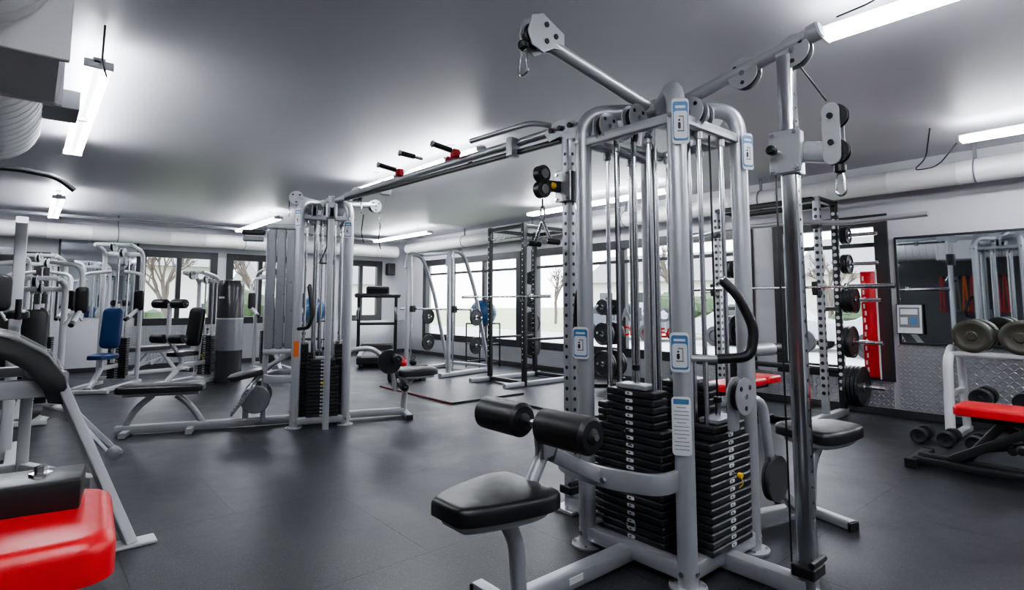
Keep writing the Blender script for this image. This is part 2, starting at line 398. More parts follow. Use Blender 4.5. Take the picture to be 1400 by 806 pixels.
def strip(x,y0,y1):
    b=B('strip_light',(x,(y0+y1)/2,2.72)); L=y1-y0
    b.box((0,0,.022),(.065,L,.04),WHITE,.006)
    for s in (-.05,.05):
        b.cyl((s,-L/2+.03,-.006),(s,L/2-.03,-.006),.018,TUBE,10)
    for s in (-1,1):
        b.box((0,s*(L/2-.012),.0),(.15,.024,.05),WHITE,.004); b.box((0,s*.012,.0),(.13,.02,.04),WHITE,.004)
        b.cyl((0,s*L*.3,.04),(0,s*L*.3,.16),.006,CHROME,6); b.box((0,s*L*.3,.15),(.06,.06,.02),WHITE,.003)
    b.done()
for x in (.25,3.2,6.25):
    for y0,y1 in ((-1.6,1.15),(4.15,6.85),(9.9,12.3)):
        strip(x,y0,y1)
# ------------------------------------------------------------------ cable gym
def gym(name,loc,rz,h=.3,near=True):
    b=B(name,loc,rz); k=h/.3
    cols=[(-1,-1),(-1,1),(1,-1),(1,1)]
    for sx,sy in cols:
        b.tube([(sx*h,sy*h,0),(sx*h,sy*h,2.34),(sx*.05,sy*.05,2.34)],.045,SILVER,.14,18,9)
        b.lathe((sx*h,sy*h,0),(0,0,1),[(.085,0),(.085,.010),(.05,.012)],SILVER,24)
        for a in range(4):
            b.cyl((sx*h+.068*math.cos(a*1.57+.6),sy*h+.068*math.sin(a*1.57+.6),.01),(sx*h+.068*math.cos(a*1.57+.6),sy*h+.068*math.sin(a*1.57+.6),.02),.009,CHROME,6)
        for z in (2.17,.07):
            b.cyl((sx*(h+.03),sy*h,z),(sx*(h+.055),sy*h,z),.013,CHROME,6); b.cyl((sx*h,sy*(h+.03),z),(sx*h,sy*(h+.055),z),.013,CHROME,6)
    b.box((0,0,2.34),(.2,.2,.06),SILVER,.01); b.cyl((0,0,2.3),(0,0,2.40),.06,SILVER,20,.01)
    for s in (-1,1):
        for z,ww in ((2.17,.05),(.07,.075)):
            b.rt([(-h,s*h,z),(h,s*h,z)],ww*.9,ww,SILVER); b.rt([(s*h,-h,z),(s*h,h,z)],ww*.9,ww,SILVER)
        b.rt([(-h,s*.19*k,2.17),(h,s*.19*k,2.17)],.05,.04,SILVER); 
    b.rt([(0,-h,.07),(0,h,.07)],.08,.06,SILVER); b.rt([(-h,0,.071),(h,0,.071)],.08,.06,SILVER)
    w=.38*k; dp=.125*k
    stack(b,(-.215*k,.03*k),180,w,dp,20,5,14,pm=BLACKP); stack(b,(.02*k,-.29*k),-90,w,dp,16,2,9)
    stack(b,(.225*k,-.0*k),0,w,dp,20,4,15); stack(b,(0,.29*k),90,w,dp,17,4,8)
    for ax,c in (((0,1,0),(-h*.75,0,2.25)),((0,1,0),(h*.75,0,2.25)),((1,0,0),(0,-h*.8,2.25)),((1,0,0),(0,h*.8,2.25)),((1,0,0),(-h*.45,-h*.95,2.23)),((0,1,0),(-h*.95,h*.5,2.23))):
        pulley(b,c,ax,.062)
    for ax,c in (((0,1,0),(-h*.75,.03,.17)),((1,0,0),(.02,-h*.55,.17))): pulley(b,c,ax,.045)
    for sx,sy in cols:
        M=T(sx*h*.62,sy*h*.62,2.22)@RZ(math.degrees(math.atan2(sy,sx)))@RX(90)
        b.prism([(-.11,.11),(-.11,-.02),(-.05,-.05),(.02,-.03),(.10,.08),(.10,.11)],.008,SILVER,M@T(0,0,-.004),.001)
    for x,y in ((-.12,-.2),(.1,-.24),(-.25,.12),(.22,.2),(.1,.12),(-.05,-.27)):
        b.cyl((x*k,y*k,.2),(x*k,y*k,2.2),.0035,CABLE,6)
    for x,y in ((-.02,-.12),(.06,-.14),(-.1,.1),(.1,.1)): b.cyl((x*k,y*k,.1),(x*k,y*k,2.17),.011,CHROME,10)
    def station(ang,rollers=True,dist=1.18,leg=True,off=.03,railL=1.0,padm=BLACKV):
        old=b.M.copy(); b.M=b.M@RZ(ang)@T(0,off,0)
        b.rt([(h*.6,0,.055),(dist-.14,0,.055)],.075,.075,SILVER)
        b.tube([(dist-.15,0,.03),(dist-.13,0,.30),(dist-.06,0,.415),(dist+.02,0,.425)],.034,SILVER,.16,16)
        b.rt([(dist-.12,-.25,.03),(dist-.12,.25,.03)],.06,.05,SILVER)
        for s in (-1,1): b.box((dist-.12,s*.25,.025),(.075,.02,.05),BLACKP,.004)
        b.prism([(x*1.02,y*1.02) for x,y in taper_pad(.38,.36,.20)],.035,SILVER,T(dist,0,.42),.01)
        b.pad(taper_pad(.46,.46,.26),.075,padm,T(dist,0,.452),.028,.012)
        if rollers:
            b.tube([(dist-.17,0,.44),(dist-.27,0,.60),(dist-.34,0,.70)],.03,SILVER,.1,16)
            b.prism([(-.06,-.05),(.06,-.06),(.07,.03),(.02,.1),(-.05,.1),(-.08,.03)],.016,SILVER,T(dist-.31,.006,.67)@RX(90),.002)
            b.prism([(-.06,-.05),(.06,-.06),(.07,.03),(.02,.1),(-.05,.1),(-.08,.03)],.016,SILVER,T(dist-.31,.046,.67)@RX(90),.002)
            ax=dist-.23; b.cyl((ax,-.36,.76),(ax,.36,.76),.014,CHROME,12)
            b.rt([(dist-.31,0,.71),(ax,0,.76)],.03,.03,SILVER)
            roller(b,(ax,.06,.76),(ax,.34,.76),.075); roller(b,(ax,-.34,.76),(ax,-.06,.76),.075)
        b.M=old
    if near:
        station(180,True,1.17,off=-.03)
        b.rt([(-h+.03,h+.14,.47),(-h-.22,h+.02,.47),(-h-.27,-.02,.47),(-h-.17,-h+.02,.47),(-h,-h+.02,.47)],.03,.09,SILVER,.2)
        for y in (-.06,.06): b.cyl((-h-.285,y,.47),(-h-.30,y,.47),.014,CHROME,6)
        b.rt([(-h-.26,0,.47),(-.86,0,.62)],.05,.06,SILVER)
        station(-17,False,1.2,off=0)
        b.tube([(h,-.25,.75),(h+.16,-.3,.75),(h+.2,-.32,.35)],.028,SILVER,.1,14)
        b.lathe((h+.2,-.36,.33),(0,1,0),[(.12,0),(.12,.012),(.105,.012),(.105,.028),(.12,.028),(.12,.04)],SHROUD,32)
        b.rt([(h+.2,-.3,.33),(h+.6,-.28,.05)],.05,.05,SILVER)
        for s in (-1,1):
            pts=[(-.17,s*.44,1.38),(-.14,s*.50,1.31),(-.10,s*.55,1.16),(-.12,s*.54,1.03),(-.22,s*.43,1.02),(-.29,s*.34,1.02)]
            b.tube(pts,.016,SILVER,.05,12); b.tube(pts[:-1],.023,FOAM,.05,14)
            b.lathe(pts[0],Vector(pts[0])-Vector(pts[1]),[(.024,0),(.024,.008),(.015,.012)],CHROME,16)
        b.cyl((h+.0,-h,1.02),(h+.22,-h-.04,1.02),.035,SILVER,16,.004); b.cyl((h+.22,-h-.04,1.02),(h+.30,-h-.05,1.02),.03,BLACKP,16,.006)
        pulley(b,(.0,-.42,.83),(0,1,0),.07); b.box((0,-.38,.74),(.05,.04,.16),SILVER)
        placard(b,(-h-.035,-h-.045,2.13),180+45,.08,.22); placard(b,(h-.02,-h-.06,2.09),250,.075,.2)
        placard(b,(-h-.05,-h-.02,1.05),210,.085,.18); placard(b,(-h-.05,-h-.02,.72),210,.085,.26,1)
        placard(b,(-h-.06,h-.02,1.06),200,.09,.17)
        b.box((-.72,-.001+.03,.06),(.09,.078,.03),LABEL,.002)
        b.tube([(-.10,.02,2.36),(-.80,.05,2.50)],.034,SILVER,.05,18)
        M=T(-.86,.05,2.53)@RX(90)
        for s in (-.03,.03):
            b.prism([(-.115,-.02),(-.09,-.08),(-.02,-.10),(.05,-.06),(.12,-.05),(.12,.03),(.05,.06),(-.02,.09),(-.09,.06)],.007,SILVER,T(0,s+.0035,0)@M,.001)
        pulley(b,(-.90,.05,2.52),(0,1,0),.06,False)
        for dx,dz in ((.0,.04),(.0,-.04),(.06,0)): b.cyl((-.86+dx,.01,2.53+dz),(-.86+dx,.09,2.53+dz),.013,BLACKP,12)
        b.cyl((-.975,.05,2.50),(-.975,.05,2.44),.006,CABLE,8); b.lathe((-.975,.05,2.47),(0,0,-1),[(.01,0),(.026,.015),(.026,.035),(.01,.05)],BLACKP,16)
        b.tube([(-.9,.05,2.46),(-.99,.05,2.46),(-.99,.05,2.43)],.014,BLACKP,.03,10); biner(b,(-.975,.05,2.42),.12,.045)
        b.tube([(0,-.08,2.34),(0,-.83,2.49)],.034,SILVER,.05,18)
        b.cyl((0,-.80,2.484),(0,-.86,2.497),.042,SILVER,18,.008)
        for c in ((0,-.50,2.40),(0,-.74,2.43)): pulley(b,c,(1,0,0),.06)
    TE=[(-.70,True),(.70,False)] if near else []
    for ty,chr_ in TE:
        pm=CHROME if chr_ else SILVER
        b.rt([(0,math.copysign(h*.9,ty),.05),(0,ty,.05)],.08,.08,SILVER)
        b.rt([(0,ty,.0),(0,ty,2.42)],.068,.068,pm,up=(0,1,0)); b.box((0,ty,.012),(.17,.17,.024),SILVER,.004)
        b.box((.0,ty-.0,.13),(.12,.1,.05),BLACKP,.006)
        b.cyl((-.06,ty-.04,.17),(.07,ty-.04,.17),.014,BLACKP,8)
        for i in range(30):
            z=.35+i*.065
            if chr_: b.cyl((0,ty-.0343,z),(0,ty-.0350,z),.007,BLACKP,10)
            else:
                b.cyl((-.0343,ty,z),(-.0350,ty,z),.012,BLACKP,10); b.cyl((0,ty-.0343,z),(0,ty-.0350,z),.012,BLACKP,10)
        zc=1.96 if chr_ else 2.02
        b.rt([(0,ty,zc-.1),(0,ty,zc+.1)],.1,.1,SILVER if chr_ else BLACKP,up=(0,1,0))
        b.box((-.055,ty,zc),(.012,.14,.2),SILVER,.01)
        for q in (-.05,.05):
            for z in (-.08,.08): b.cyl((-.06,ty+q,zc+z),(-.072,ty+q,zc+z),.01,CHROME,6)
        b.cyl((-.06,ty+.03,zc+.0),(-.11,ty+.03,zc),.012,CHROME,10); b.lathe((-.10,ty+.03,zc),(-1,0,0),[(.01,0),(.022,.006),(.022,.03),(.012,.036)],BLACKP if chr_ else YEL,16)
        if chr_:
            b.rt([(.05,ty,zc+.02),(.05,ty-.16,zc-.02)],.05,.09,SILVER)
            for xo in (.02,.07): b.prism(rrect(.28,.075,.037,6),.008,SILVER,T(xo,ty-.17,zc+.06)@RY(90)@T(0,0,0),.002)
            for zz in (.14,.02): b.cyl((.01,ty-.17,zc+zz-.0),(.09,ty-.17,zc+zz),.013,BLACKP,10)
            pulley(b,(.05,ty-.18,zc+.14),(1,0,0),.055,False); pulley(b,(.05,ty-.18,zc-.02),(1,0,0),.055,False)
            b.lathe((.05,ty-.19,zc-.07),(0,0,-1),[(.01,0),(.024,.012),(.024,.04),(.01,.05)],BLACKP,16); biner(b,(.05,ty-.19,zc-.12),.1,.03)
            b.cyl((-.01,ty-.05,2.38),(-.01,ty-.17,zc+.2),.004,CABLE,6)
            b.cyl((-.03,ty+.055,.15),(-.03,ty+.055,zc-.05),.004,CABLE,6)
        else:
            for s in (-.04,.035):
                b.prism([(-.18,.02),(-.14,.075),(-.03,.09),(.08,.06),(.13,0),(.10,-.06),(.02,-.05),(-.04,-.02),(-.14,-.035)],.007,SILVER,T(s,ty+.0,2.38)@RZ(90)@RX(90)@Matrix.Scale(-1,4,(1,0,0)),.001)
            for q in (-.11,-.03,.06): b.cyl((-.052,ty-q*1,2.41),(-.06,ty-q*1,2.41),.018,BLACKP,14)
            b.rt([(-.06,ty+.03,zc),(-.16,ty+.06,zc)],.05,.07,BLACKP)
            for dz in (.07,-.03): b.lathe((-.19,ty+.03,zc+dz),(0,1,0),[(.055,0),(.055,.05)],BLACKP,24); b.lathe((-.19,ty+.02,zc+dz),(0,1,0),[(.03,0),(.03,.07)],PGREY,16)
            b.cyl((-.19,ty+.05,zc-.09),(-.19,ty+.05,zc-.15),.006,CABLE,6); biner(b,(-.19,ty+.05,zc-.14),.09,.03)
            zz=zc-.24
            b.tube([(-.19,ty-.02,zz-.12),(-.19,ty+.045,zz),(-.19,ty+.055,zz),(-.19,ty+.12,zz-.12)],.011,CHROME,.03,10)
            for s in (-.035,.135): b.cyl((-.25,ty+s,zz-.13),(-.13,ty+s,zz-.13),.018,BLACKP,12,.004); b.lathe((-.26,ty+s,zz-.13),(1,0,0),[(.024,0),(.024,.01)],CHROME,14)
            b.rt([(0,ty,2.40),(0,0.1,2.36)],.05,.06,SILVER)
    if not near:
        b.rt([(-h*.6,0,.05),(-1.85,0,.05)],.08,.08,SILVER)
        for xx in (-1.2,-1.75): b.rt([(xx,-.2,.03),(xx,.2,.03)],.06,.05,SILVER)
        b.tube([(-1.78,0,.06),(-1.70,0,.24),(-1.55,0,.37)],.03,SILVER,.1,14); b.tube([(-1.1,0,.06),(-1.22,0,.25),(-1.35,0,.36)],.03,SILVER,.1,14)
        b.rt([(-1.8,0,.38),(-1.15,0,.38)],.08,.04,SILVER)
        b.pad(rrect(.75,.30,.06),.07,BLACKV,T(-1.48,0,.40),.025,.01)
        for s in (-.17,.17):
            M=T(-.72,s,.30)@RY(-55)
            b.prism(rrect(.36,.24,.05,5),.025,PANEL,M,.004)
            for i in range(9): b.prism(rrect(.014,.21,.004,1),.034,PGREY,M@T(-.14+i*.035,0,0))
            b.lathe((-.62,s*1.2,.30),(0,1,0),[(.13,0),(.14,.01),(.14,.03),(.13,.04)],PANEL,28)
        b.tube([(-.72,-.17,.3),(-.66,-.1,.45),(-.5,0,.62),(-.25,0,.75)],.025,SILVER,.1,12); b.tube([(-.72,.17,.3),(-.66,.1,.45),(-.5,0,.62)],.025,SILVER,.1,12)
        b.rt([(-.72,0,.28),(-.72,0,.05)],.06,.06,SILVER,up=(0,1,0))
        b.pad(rrect(.34,.3,.06),.06,BLACKV,T(-.72,.0,.50)@RY(-12),.02,.01)
        b.rt([(-h,-h,.5),(-h-.25,-h-.05,.5),(-h-.32,0,.5),(-h-.2,h,.5),(-h,h,.5)],.03,.08,SILVER,.15)
        for i in range(3):
            b.prism(rrect(1.25,.088,.02,3),.05,PANEL,T(-h-.08-i*.095,-.12,1.42)@RX(90)@RZ(90),.008)
        b.rt([(-h-.32,-.14,2.07),(-h,-.14,2.07)],.08,.05,SILVER); b.rt([(-h-.32,-.14,.77),(-h,-.14,.77)],.08,.05,SILVER)
        b.rt([(-h-.30,-.08,.05),(-h-.30,-.08,2.07)],.05,.05,SILVER,up=(0,1,0))
        b.box((-h-.45,-.14,2.0),(.22,.1,.05),BLACKP,.01); b.box((-h-.45,-.14,1.93),(.2,.08,.05),PANEL,.01)
        station(0,False,1.05,off=0)
        b.tube([(.3,-.05,.75),(.55,-.08,.78),(.75,-.1,.55),(.80,-.1,.30)],.028,SILVER,.12,14)
        b.lathe((.72,-.16,.62),(0,1,0),[(.13,0),(.13,.02),(.10,.02),(.10,.04),(.13,.04),(.13,.06)],IRON,28)
        roller(b,(.78,-.34,.66),(.78,-.16,.66),.05); roller(b,(.86,-.34,.36),(.86,.1,.36),.045)
        for d,L in (((-1,0),.30),((.92,.4),.62),((.55,-.83),.55)):
            e=(d[0]*L,d[1]*L,2.42)
            b.tube([(d[0]*.08,d[1]*.08,2.36),e],.032,SILVER,.05,14)
            pulley(b,(e[0],e[1],2.41),(-d[1],d[0],0),.06); 
            b.cyl((e[0]+d[0]*.07,e[1]+d[1]*.07,2.38),(e[0]+d[0]*.07,e[1]+d[1]*.07,2.3),.005,CABLE,6); biner(b,(e[0]+d[0]*.07,e[1]+d[1]*.07,2.3),.1,.035)
            if d[0]>0: 
                b.tube([(e[0]+.07,e[1],2.2),(e[0]+.05,e[1]+.01,2.0),(e[0]+.08,e[1],1.9)],.006,BLACKP,.05,6)
        b.tube([(.02,-h-.1,1.95),(.02,-h-.1,1.86),(-.05,-h-.1,1.68),(.09,-h-.1,1.68),(.02,-h-.1,1.86)],.009,BLACKP,.01,8)
        b.cyl((.02,-h-.1,1.95),(.02,-h-.02,2.2),.004,CABLE,6)
        for s in (-1,1):
            pts=[(-.14,s*.36,1.45),(-.12,s*.46,1.35),(-.10,s*.5,1.15),(-.14,s*.46,1.02),(-.25,s*.26,1.0)]
            b.tube(pts,.018,FOAM,.05,10)
        b.rt([(.05,-h-.16,0),(.05,-h-.16,2.38)],.06,.06,SILVER,up=(0,1,0)); b.rt([(.05,-h-.16,.05),(.05,-h,.05)],.06,.06,SILVER); b.rt([(.05,-h-.16,2.36),(0,0,2.36)],.05,.05,SILVER)
        b.box((.05,-h-.18,2.22),(.11,.11,.16),SILVER,.01); pulley(b,(.05,-h-.26,2.2),(1,0,0),.05)
        placard(b,(-h-.02,-h-.05,2.15),225,.09,.2); placard(b,(h-.02,-h-.05,2.05),250,.08,.18); placard(b,(-h-.33,-.03,1.1),180,.09,.18)
        b.box((-h-.0,-h-.048,.80),(.05,.004,.16),ORANGE,.001)
    return b.done()
gym('cable_multi_gym',(2.63,1.80,0),0,.3,True)
gym('cable_multi_gym',(2.45,6.05,0),-20,.25,False)
b=B('overhead_pull_up_bridge')
p0=Vector((2.63,2.56,2.42)); p1=Vector((2.50,5.62,2.40))
b.tube([p0,p1],.03,SILVER,.05,16); b.rt([p0+Vector((-.0,0,-.075)),p1+Vector((0,0,-.04))],.04,.035,BLACKP)
b.tube([(2.63,2.57,2.43),(2.55,2.75,2.50),(2.5,3.4,2.50)],.02,SILVER,.1,12)
for y in (3.0,4.9): b.box((2.58,y,2.38),(.09,.06,.14),SILVER,.008)
def grip(c,d,m=FOAM):
    c=Vector(c); d=Vector(d); b.cyl(c,c+d,.014,CHROME,10); b.cyl(c+d*.35,c+d,.022,m,14,.004); b.lathe(c+d,d,[(.026,0),(.026,.012)],CHROME,14)
for y,dx in ((3.62,-1),(4.5,-1),(3.85,1),(4.7,1)):
    grip((2.56,y,2.46),(dx*.26,0,.03)); b.box((2.56+dx*.05,y,2.45),(.07,.06,.07),REDP,.012)
grip((2.50,4.1,2.50),(-.2,.02,.02))
b.done()

# ------------------------------------------------------------------ racks (right)
b=B('half_rack',(6.85,3.1,0))
for sx in (-.25,.25):
    for sy in (-.6,.6):
        b.rt([(sx,sy,0),(sx,sy,2.45)],.07,.07,BLACKP if sx>0 else SILVER,up=(0,1,0))
        for i in range(26): 
            b.cyl((sx-.0355,sy,.3+i*.08),(sx-.037,sy,.3+i*.08),.021,BLACKP if sx<0 else LABEL,8); b.cyl((sx,sy-.0355,.3+i*.08),(sx,sy-.037,.3+i*.08),.021,BLACKP if sx<0 else LABEL,8)
for sy in (-.6,.6):
    b.rt([(-.7,sy,.04),(.3,sy,.04)],.08,.08,SILVER); b.rt([(-.25,sy,2.42),(.25,sy,2.42)],.07,.06,BLACKP); b.rt([(-.25,sy,1.2),(.25,sy,1.2)],.05,.05,BLACKP)
b.rt([(.25,-.6,2.42),(.25,.6,2.42)],.07,.06,BLACKP); b.rt([(-.25,-.6,2.42),(-.25,.6,2.42)],.07,.06,BLACKP); b.rt([(.25,-.6,.5),(.25,.6,.5)],.07,.06,BLACKP)
b.tube([(-.28,-1.62,2.13),(-.28,-.9,2.12),(-.35,-.4,2.17),(-.35,.4,2.17),(-.28,.9,2.12),(-.28,1.3,2.13)],.027,SILVER,.1,12)
for sy in (-.6,.6): b.box((-.28,sy,2.13),(.1,.09,.09),BLACKP,.01); b.box((-.34,sy*1.0,1.38),(.14,.06,.06),BLACKP,.01); b.box((-.40,sy,1.44),(.03,.06,.12),BLACKP,.008)
for z,r,n in ((2.04,.10,2),(1.71,.115,2),(1.30,.15,3),(.83,.18,2),(.34,.225,4)):
    b.cyl((.27,-.6,z),(.27,-1.02,z),.022,CHROME,14,.004)
    for i in range(n): plate(b,(.27,-.68-i*.04,z),(0,1,0),r,.034)
for z,r,n in ((1.71,.12,2),(.9,.2,2),(.34,.225,2)):
    b.cyl((.27,.6,z),(.27,.95,z),.022,CHROME,14,.004)
    for i in range(n): plate(b,(.27,.68+i*.04,z),(0,1,0),r,.034)
b.done()
def barbell(loc,rz,plates=()):
    b=B('barbell',loc,rz)
    b.cyl((0,-.66,0),(0,.66,0),.014,CHROME,14)
    for s in (-1,1):
        b.cyl((0,s*.66,0),(0,s*1.1,0),.025,CHROME,18,.003); b.cyl((0,s*.65,0),(0,s*.68,0),.038,CHROME,18,.004)
        for i,r in enumerate(plates): plate(b,(0,s*(.70+i*.045),0),(0,1,0),r,.04)
    return b.done()
barbell((6.44,2.85,1.437),0)
b=B('window_banner',(7.40,2.27,1.03),0)
b.prism(rrect(1.2,.15,.01,2),.008,REDP,RY(90)@T(0,0,-.05),.001)
for i in range(14): b.box((-.06,.045-(i%2)*.012,.52-i*.08),(.006,.016,.05),LABEL,0)
b.box((-.045,-.085,0),(.02,.012,1.24),LABEL,.001)
b.done()
def bench(name,loc,rz,padm,fr,L=1.15,Z=.42,W=.28,one=False):
    b=B(name,loc,rz)
    if one: b.pad(rrect(L*.8,W,.05),.075,padm,T(L*.13,0,Z),.024,.008)
    else:
        b.pad(rrect(L*.72,W,.05),.07,padm,T(-L*.14,0,Z),.022,.008); b.pad(rrect(L*.25,W,.05),.07,padm,T(L*.38,0,Z),.022,.008)
    b.rt([(-L*(.2 if one else .45),0,Z-.03),(L*.42,0,Z-.03)],.06,.05,fr)
    b.rt([(-L*.48,0,.05),(L*.5,0,.05)],.07,.06,fr)
    for x,w in ((-L*.48,.5),(L*.5,.36)):
        b.rt([(x,-w/2,.035),(x,w/2,.035)],.07,.06,fr)
        for s in (-1,1): b.box((x,s*w/2,.035),(.08,.025,.07),BLACKP,.006)
    b.rt([(-L*.25,0,.06),(-L*.05,0,Z-.04)],.06,.06,fr); b.rt([(L*.32,0,.06),(L*.12,0,Z-.04)],.06,.06,fr)
    b.cyl((-.02,-.05,.2),(-.02,.05,.2),.03,fr,14,.004); b.rt([(-L*.2,.03,.16),(L*.25,.03,.3)],.03,.05,fr)
    b.cyl((L*.1,-.07,.25),(L*.1,.07,.25),.02,CHROME,12)
    if one:
        b.rt([(L*.3,.09,.08),(-L*.1,.09,Z-.05)],.03,.06,fr); b.rt([(-L*.3,-.09,.08),(L*.1,-.09,Z-.05)],.03,.06,fr); b.rt([(-L*.48,-.16,.05),(L*.5,-.16,.05)],.05,.05,fr); b.lathe((.05,-.14,.24),(0,-1,0),[(.015,0),(.035,.01),(.035,.03),(.02,.04)],BLACKP,14)
    return b.done()
bench('weight_bench',(5.52,.80,0),-90,REDV,BLACKP,1.25,.43,.36,True)
bench('weight_bench',(5.6,2.9,0),0,REDV,BLACKP,1.15,.43,.28)
b=B('dumbbell_rack',(6.85,.45,0))
for y in (-.95,.95):
    b.tube([(-.35,y,.03),(-.28,y,.75),(-.1,y,.84)],.04,WHITE,.12,16); b.tube([(.3,y,.03),(.2,y,.84)],.035,WHITE,.1,14); b.rt([(-.4,y,.03),(.36,y,.03)],.07,.05,WHITE)
    b.rt([(-.3,y,.42),(.25,y,.42)],.05,.05,WHITE)
for z,x0 in ((.80,-.2),(.76,.12),(.30,-.30),(.28,.05)):
    b.rt([(x0,-.95,z),(x0,.95,z)],.06,.04,WHITE)
b.done()
def dumbbell(loc,rz,r=.13,L=.42,m=IRON2):
    b=B('dumbbell',loc,rz)
    b.cyl((-L*.2,0,0),(L*.2,0,0),.017,CHROME,12)
    for s in (-1,1):
        b.lathe((s*L*.18,0,0),(s,0,0),[(r*.5,0),(r*.96,.0),(r,.01),(r,L*.30),(r*.94,L*.315),(r*.72,L*.315),(r*.66,L*.305),(r*.3,L*.305),(r*.26,L*.32),(.0001,L*.32)],m,32)
    return b.done()
for i in range(5): dumbbell((6.80,1.22-i*.34,.965),0,.150,.40)
for i in range(5): dumbbell((6.72,1.18-i*.30,.41),0,.085,.34,IRON)
for i in range(3): dumbbell((6.36,1.58-i*.2,.068),0,.065,.30,IRON)
b=B('framed_notice',(7.43,1.90,1.09))
b.box((0,0,0),(.02,.25,.33),FRAME,.004,RY(4)); b.box((-.010,0,.0),(.006,.23,.31),LABEL,.001,RY(4)); b.box((-.014,0,.02),(.004,.19,.22),PGREY,.001,RY(4)); b.box((-.017,-.04,-.02),(.004,.07,.08),LBLUE,.001,RY(4)); b.box((-.017,.05,-.02),(.004,.07,.08),LABEL,.001,RY(4)); b.box((-.018,0,.08),(.004,.16,.06),LABEL,.001,RY(4)); b.done()
# ------------------------------------------------------------------ background racks
b=B('power_rack',(6.3,6.9,0))
for sx in (-.5,.5):
    for sy in (-.42,.42):
        b.rt([(sx,sy,0),(sx,sy,2.5)],.07,.07,BLACKP,up=(0,1,0)); b.cyl((sx,sy,2.5),(sx,sy,2.51),.02,BLACKP)
        for i in range(24): b.cyl((sx-.0355,sy,.4+i*.085),(sx-.037,sy,.4+i*.085),.012,LABEL,6)
for sx in (-.5,.5): b.rt([(sx,-.42,2.46),(sx,.42,2.46)],.06,.06,BLACKP); b.rt([(sx,-.42,.05),(sx,.42,.05)],.06,.06,BLACKP)
for sy in (-.42,.42): b.rt([(-.9,sy,.04),(.6,sy,.04)],.07,.07,SILVER); b.rt([(-.5,sy,2.46),(.5,sy,2.46)],.06,.06,BLACKP); b.rt([(-.5,sy,.7),(.5,sy,.7)],.04,.04,BLACKP)
b.tube([(-.5,-.42,2.3),(-.5,.42,2.3)],.018,CHROME,.02,10)
for sy in (-.42,.42): b.box((-.57,sy,1.3),(.12,.06,.05),BLACKP,.006)
for z in (.5,.9,1.3,1.7):
    for sy in (-1,1):
        b.cyl((.5,sy*.42,z),(.5,sy*.72,z),.02,CHROME,10); plate(b,(.5,sy*.50,z),(0,1,0),.12+.09*(z<1),.035); plate(b,(.5,sy*.55,z),(0,1,0),.11+.09*(z<1),.035)
b.done()
barbell((5.72,6.9,1.36),0,())
b=B('smith_machine',(5.75,8.75,0),10)
for sy in (-.55,.55):
    b.rt([(-.5,sy,.04),(.8,sy,.04)],.09,.07,SILVER)
    b.tube([(.75,sy,.05),(.35,sy,1.5),(.05,sy,2.15),(-.3,sy,2.2),(-.35,sy,1.9)],.035,SILVER,.25,14)
    b.cyl((-.2,sy,.08),(-.2,sy,2.18),.018,CHROME,12); b.rt([(-.3,sy,.05),(-.3,sy,2.15)],.06,.06,SILVER,up=(0,1,0))
    for z in (.5,1.0):
        b.cyl((.30,sy,z),(.30,sy*1.4,z),.02,CHROME,10); plate(b,(.30,sy*1.15,z),(0,1,0),.15,.035)
b.rt([(.0,-.55,2.17),(.0,.55,2.17)],.06,.06,SILVER); b.rt([(.7,-.55,.1),(.7,.55,.1)],.06,.06,SILVER)
b.cyl((-.14,-.95,1.15),(-.14,.95,1.15),.018,CHROME,12)
for s in (-1,1):
    b.box((-.17,s*.55,1.15),(.1,.07,.12),BLACKP,.01)
b.done()
b=B('plate_tree',(6.75,5.6,0))
b.rt([(0,0,0),(0,0,1.35)],.07,.07,BLACKP,up=(0,1,0)); b.rt([(-.3,-.25,.03),(.3,.25,.03)],.06,.05,BLACKP); b.rt([(-.3,.25,.03),(.3,-.25,.03)],.06,.05,BLACKP)
for z,r in ((.35,.2),(.8,.17),(1.2,.12)):
    for s in (-1,1):
        b.cyl((0,0,z),(s*.28,0,z+.02),.02,CHROME,10); 
        for i in range(2): plate(b,(s*(.10+i*.05),0,z),(1,0,0),r,.04)
b.done()
for (x,y,w,l,rz,e) in ((4.72,6.9,1.2,1.9,0,MAROON),(5.3,5.0,1.1,1.5,0,IRON)):
    b=B('rubber_mat',(x,y,0),rz); b.box((0,0,.012),(w,l,.024),IRON,.004); b.box((-w/2-.01,0,.012),(.02,l,.024),e,.002); b.done()
b=B('treadmill',(5.6,10.9,0),62)
b.box((0,0,.14),(1.75,.72,.14),BLACKP,.02); b.box((.05,0,.215),(1.5,.5,.012),FOAM,.003)
for s in (-1,1):
    b.box((0,s*.31,.225),(1.7,.09,.03),PGREY,.006)
    b.rt([(.72,s*.40,.15),(.62,s*.40,1.40)],.08,.07,BLACKP); b.tube([(.64,s*.40,1.15),(.1,s*.40,1.07),(-.0,s*.40,.9)],.03,FOAM,.1,12)
b.box((.64,0,1.42),(.12,1.0,.10),BLACKP,.03); b.box((.66,0,1.50),(.1,.5,.26),BLACKP,.03,RY(-20)); b.box((.615,0,1.51),(.02,.36,.16),SHROUD,.004,RY(-20)); b.box((.75,0,.28),(.35,.7,.18),BLACKP,.04)
b.rt([(.66,-.40,.8),(.66,.40,.8)],.06,.06,BLACKP)
for s in (-1,1):
    b.cyl((.8,s*.25,.04),(.8,s*.31,.04),.04,BLACKP,14); b.cyl((-.8,s*.25,.04),(-.8,s*.31,.04),.04,BLACKP,14)
b.done()
b=B('step_platform',(4.75,8.15,0),10); b.box((0,0,.12),(.6,.30,.2),BLACKP,.02); b.box((0,0,.23),(.62,.32,.03),FOAM,.012)
for sx in (-.22,.22):
    for sy in (-.10,.10): b.box((sx,sy,.015),(.1,.1,.03),BLACKP,.006)
b.done()
